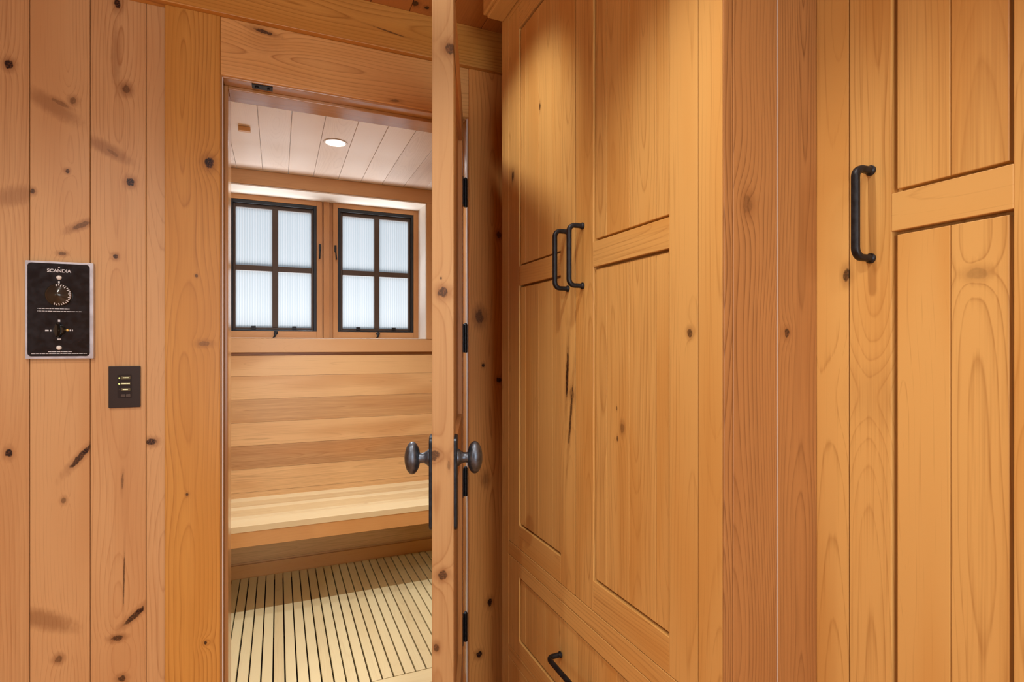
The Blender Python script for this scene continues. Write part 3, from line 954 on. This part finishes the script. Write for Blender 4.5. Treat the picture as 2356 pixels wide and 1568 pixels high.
d3 = framed_front('door', c2, XR, .034, .330, .09, 2.317, .0665, [(.09, .17), (1.4695, 1.5285), (2.2456, 2.317)],
                  [.18], [.1, -.3], sl=.0665, sr=.0665, label='cabinet door mostly beyond the right edge')

# ------------------------------------------------------------------ sauna control panel on the plank wall
cp = thing('sauna_control_panel', (-.558, W, 1.3885), 'black control panel with dial and silver frame on the plank wall', 'control panel')
def rrect(cx, cz, w, h, r, n=8):
    o = []
    for (sx, sz, a0) in ((1, 1, 0), (-1, 1, 90), (-1, -1, 180), (1, -1, 270)):
        for k in range(n + 1):
            a = math.radians(a0 + 90 * k / n)
            o.append((cx + sx * (w / 2 - r) + r * math.cos(a), cz + sz * (h / 2 - r) + r * math.sin(a)))
    return o
def plate(mb, pts, ya, yb):
    n = len(pts)
    mb.add([(x, ya, z) for x, z in pts] + [(x, yb, z) for x, z in pts],
           [tuple(range(n)), tuple(range(n, 2 * n))] + [(k, (k + 1) % n, n + (k + 1) % n, n + k) for k in range(n)])
    return mb
PX, PZ, PF = -.5580, 1.3885, 1.889
plate(MB(), rrect(PX, PZ, .1535, .2700, .002, 3), PF, W).build('silver_frame', M['alu'], cp, .0012)
plate(MB(), rrect(-.5592, 1.3895, .1390, .2570, .009), PF - .0014, PF).build('face', M['panelblack'], cp, .0004)
FY = PF - .0014
def wx(px): return  ((0.9191 * ((px - 1178) / 1255) + .3939) / (.9191 - .3939 * ((px - 1178) / 1255))) * FY
DX, DZ = -.5593, 1.4310
g = MB()
g.lathe([(0, .0310), (.004, .0310), (.006, .0300), (.010, .0215), (.013, .0150), (.016, .0085), (.0175, .004), (.018, .001)], (DX, FY, DZ), (0, -1, 0), 48)
dial = g.build('dial', M['dial'], cp, 0)
g = MB()
for k in range(19):
    a = math.radians(98 - k * 11.4)
    L = .0055 if k % 2 == 0 else .0035
    w = .0011
    r0, r1 = .0290 - L, .0292
    ca, sa = math.cos(a), math.sin(a)
    def yv(r): return FY - .0066 - (.0300 - r) * .47
    q = []
    for r_, s_ in ((r0, -1), (r1, -1), (r1, 1), (r0, 1)):
        q.append((DX + r_ * ca - s_ * w * sa, yv(r_), DZ + r_ * sa + s_ * w * ca))
    V = q + [(x, y - .0004, z) for x, y, z in q]
    g.add(V, [(0, 1, 2, 3), (4, 5, 6, 7), (0, 1, 5, 4), (1, 2, 6, 5), (2, 3, 7, 6), (3, 0, 4, 7)])
g.build('dial_marks', M['white'], dial, 0)
MB().box(DX - .0018, DX + .0018, FY - .0006, FY, DZ + .0325, DZ + .0385).build('pointer_mark', M['white'], cp, 0)
def bar(mb, x0, x1, z, h):
    mb.box(x0, x1, FY - .0005, FY, z - h / 2, z + h / 2)
def words(mb, x0, x1, z, h, seed):
    """rows too small to read: word-long dashes"""
    r = random.Random(seed)
    x = x0
    while x < x1 - .002:
        L = min(r.uniform(.004, .010), x1 - x)
        bar(mb, x, x + L, z, h * r.uniform(.7, 1))
        x += L + .0012
SX = -.5590
def mark(nm, fn):
    q = MB(); fn(q); return q.build(nm, M['white'], cp, 0)
mark('instruction_line', lambda q: (bar(q, -.6065, -.6050, 1.3925, .0018), words(q, -.6035, -.5360, 1.3925, .0018, 3)))
mark('instruction_line', lambda q: (bar(q, -.6065, -.6050, 1.3855, .0018), words(q, -.6035, -.5085, 1.3855, .0019, 4)))
mark('maker_line', lambda q: words(q, -.5835, -.5300, 1.2735, .0018, 5))
mark('maker_line', lambda q: words(q, -.6200, -.4960, 1.2680, .0014, 6))
Z2 = 1.3330
for xa, xb, z, h in ((-.0025, .0025, .0262, .006), (-.031, -.023, -.001, .004), (-.020, -.017, -.001, .0045), (.0235, .0262, 0, .0045),
                     (.0285, .0312, 0, .0045), (-.0035, .0045, -.0250, .004)):
    mark('position_mark', lambda q: bar(q, SX + xa, SX + xb, Z2 + z, h))
mark('emblem', lambda q: q.add([(SX - .0026, FY - .0005, 1.5064), (SX + .0026, FY - .0005, 1.5064), (SX, FY - .0005, 1.5096),
                                (SX - .0026, FY, 1.5064), (SX + .0026, FY, 1.5064), (SX, FY, 1.5096)],
                               [(0, 1, 2), (3, 5, 4), (0, 3, 4, 1), (1, 4, 5, 2), (2, 5, 3, 0)]))
text_obj('lettering', 'SCANDIA', .0125, M['white'], cp, (SX, FY - .0004, 1.4975), (PI / 2, 0, 0), .0002)
for z in (1.4790, 1.2845):
    g = MB()
    g.lathe([(0, .0062), (.002, .0062), (.0042, .0045), (.005, .0015)], (SX, FY, z), (0, -1, 0), 24)
    g.build('indicator_lens', M['lamp'], cp, 0)
g = MB()
g.lathe([(0, .0148), (.003, .0145), (.008, .0125), (.010, .0115)], (SX + .001, FY, Z2), (0, -1, 0), 28)
V = []
for y, hw, hh in ((.008, .0066, .0200), (.020, .0058, .0192), (.025, .0036, .0165)):
    for k in range(24):
        a = 2 * PI * k / 24
        V.append((SX + hw * math.copysign(abs(math.cos(a)) ** 1.2, math.cos(a)), FY - y, Z2 + hh * math.sin(a)))
F = []
for i in range(2):
    F += [(i * 24 + k, i * 24 + (k + 1) % 24, (i + 1) * 24 + (k + 1) % 24, (i + 1) * 24 + k) for k in range(24)]
F += [tuple(range(24)), tuple(range(48, 72))]
g.add(V, F, smooth=True)
g.build('selector_knob', M['dial'], cp, 0)
g = MB(); g.lathe([(0, .0036), (.0025, .0034), (.0035, .002)], (SX + .0190, FY, Z2 + .0005), (0, -1, 0), 18)
tag(g.build('gold_stud', M['gold'], cp, 0), 'small gold stud beside the selector')

# ------------------------------------------------------------------ lighting keypad
kp = thing('lighting_keypad', (-.4091, W, 1.1710), 'dark bronze push button keypad below and right of the control panel', 'keypad')
plate(MB(), rrect(-.4091, 1.1710, .0770, .1200, .002, 3), 1.8935, W + .0008).build('cover_plate', M['keypad'], kp, .0010)
plate(MB(), rrect(-.4085, 1.1725, .0340, .0680, .001, 2), 1.8928, 1.8935).build('insert', M['keyrecess'], kp, 0)
KY = 1.8928
for i, z in enumerate((1.1975, 1.1805, 1.1635)):
    g = MB()
    plate(g, rrect(-.4058, z, .0235, .0082, .0015, 4), KY - .0016, KY)
    bt = g.build('button', M['button'], kp, .0005)
    g = MB(); hw = (.0062, .0092, .0064)[i]
    xx = -.4062 - hw
    r = random.Random(30 + i)
    while xx < -.4062 + hw:
        L = r.uniform(.0012, .0022)
        g.box(xx, xx + L, KY - .0020, KY - .0016, z - .0012, z + .0016)
        xx += L + .0005
    g.build('engraving', M['litprint'], bt, 0)
    g = MB(); rr = (.0019, .0021, .0010)[i]
    g.lathe([(0, rr), (.0010, rr), (.0014, rr * .5)], (-.4213, KY, z - .0005), (0, -1, 0), 14)
    g.build('status_light', M['led'] if i < 2 else M['buttonoff'], kp, 0)
for x0 in (-.4175, -.4050):
    g = MB(); plate(g, rrect(x0 + .0055, 1.1460, .0110, .0078, .0008, 3), KY - .0014, KY)
    tag(g.build('button', M['buttonoff'], kp, .0004), 'small unlit button')

# ------------------------------------------------------------------ lights
def spot(name, loc, power, size=150, rad=.03, col=(1, .90, .78), blend=.9, tgt=None):
    l = bpy.data.lights.new(name, 'SPOT')
    l.energy = power; l.spot_size = math.radians(size); l.spot_blend = blend
    l.shadow_soft_size = rad; l.color = col
    o = bpy.data.objects.new(name, l); COL.objects.link(o); o.location = loc
    if tgt is not None:
        o.rotation_euler = (Vector(tgt) - Vector(loc)).to_track_quat('-Z', 'Y').to_euler()
    return o

def area(name, loc, tgt, sx, sy, power, col=(1, 1, 1)):
    l = bpy.data.lights.new(name, 'AREA')
    l.shape = 'RECTANGLE'; l.size = sx; l.size_y = sy; l.energy = power; l.color = col
    o = bpy.data.objects.new(name, l); COL.objects.link(o); o.location = loc
    o.rotation_euler = (Vector(tgt) - Vector(loc)).to_track_quat('-Z', 'Y').to_euler()
    return o

WARM = (1.0, .955, .90)
NEUT = (.97, .99, 1.0)
spot('downlight_door', (.157, 1.14, 2.425), 30, 58, col=WARM, blend=.9, tgt=(.667, 1.52, 1.66))
spot('downlight_cabinet', (.24, .62, 2.425), 40, 96, col=WARM, blend=.7)
for px_, py_, pw, cone, soft in ((-.72, .92, 32, 130, .9), (-.85, -.15, 43, 160, .4), (.15, -.55, 30, 140, .7), (.2, -1.2, 16, 130, .9)):
    spot('fill_spot_room', (px_, py_, 2.425), pw, cone, col=WARM, blend=soft)  # unseen spots added to fill the room, no fittings modelled
spot('downlight_sauna', (.2494, 2.70, 2.238), 25, 156, col=NEUT, rad=.035)
spot('downlight_sauna', (.30, 2.28, 2.238), 66, 124, col=NEUT, rad=.014)

# fill daylight from two unseen openings, then light for the sauna windows
area('side_fill_daylight', (XL - .12, -.5, 1.45), (0, -.5, 1.40), 1.2, 1.2, 10, (.90, .95, 1.0))  # unseen side window light, placed to fill the cabinet fronts
area('rear_fill_daylight', (.35, YF - .12, 1.35), (.35, 0, 1.30), 1.4, 1.5, 38, (.86, .93, 1.0))  # unseen opening behind the viewer, placed to reach the left cabinet door
area('sky_daylight', (.28, 4.6, 3.1), (.28, 3.5, 1.7), 2.0, 1.2, 48, (.84, .92, 1.0))
area('ground_fill', (.28, 4.5, .35), (.28, 3.5, 1.9), 2.4, 1.2, 180, (.98, .97, .96))  # lamp added in place of ground bounce, lifts soffit and sauna ceiling

wd = bpy.data.worlds.new('sky'); S.world = wd
wd.use_nodes = True
bg = wd.node_tree.nodes['Background']
bg.inputs[0].default_value = (.82, .91, 1.0, 1)
bg.inputs[1].default_value = 0.15

# ------------------------------------------------------------------ camera
cam = bpy.data.cameras.new('camera')
cam.sensor_width = 36.0
cam.lens = 1255.0 / 2356.0 * 36.0
cam.shift_y = 11.0 / 2356.0 
cam.clip_start = .02
co = bpy.data.objects.new('camera', cam); COL.objects.link(co)
co.location = (0, 0, 1.29)
co.rotation_euler = (PI / 2, 0, -math.radians(23.204))
S.camera = co

S.view_settings.view_transform = 'Standard'
S.view_settings.look = 'None'
S.view_settings.gamma = 1.0
S.view_settings.use_curve_mapping = False
S.view_settings.exposure = 0.0
S.cycles.use_denoising = True
S.cycles.adaptive_threshold = 0.015
S.cycles.max_bounces = 6
S.cycles.diffuse_bounces = 3
S.cycles.glossy_bounces = 2
S.cycles.transmission_bounces = 3
S.cycles.caustics_reflective = False
S.cycles.caustics_refractive = False
S.cycles.sample_clamp_indirect = 6.0
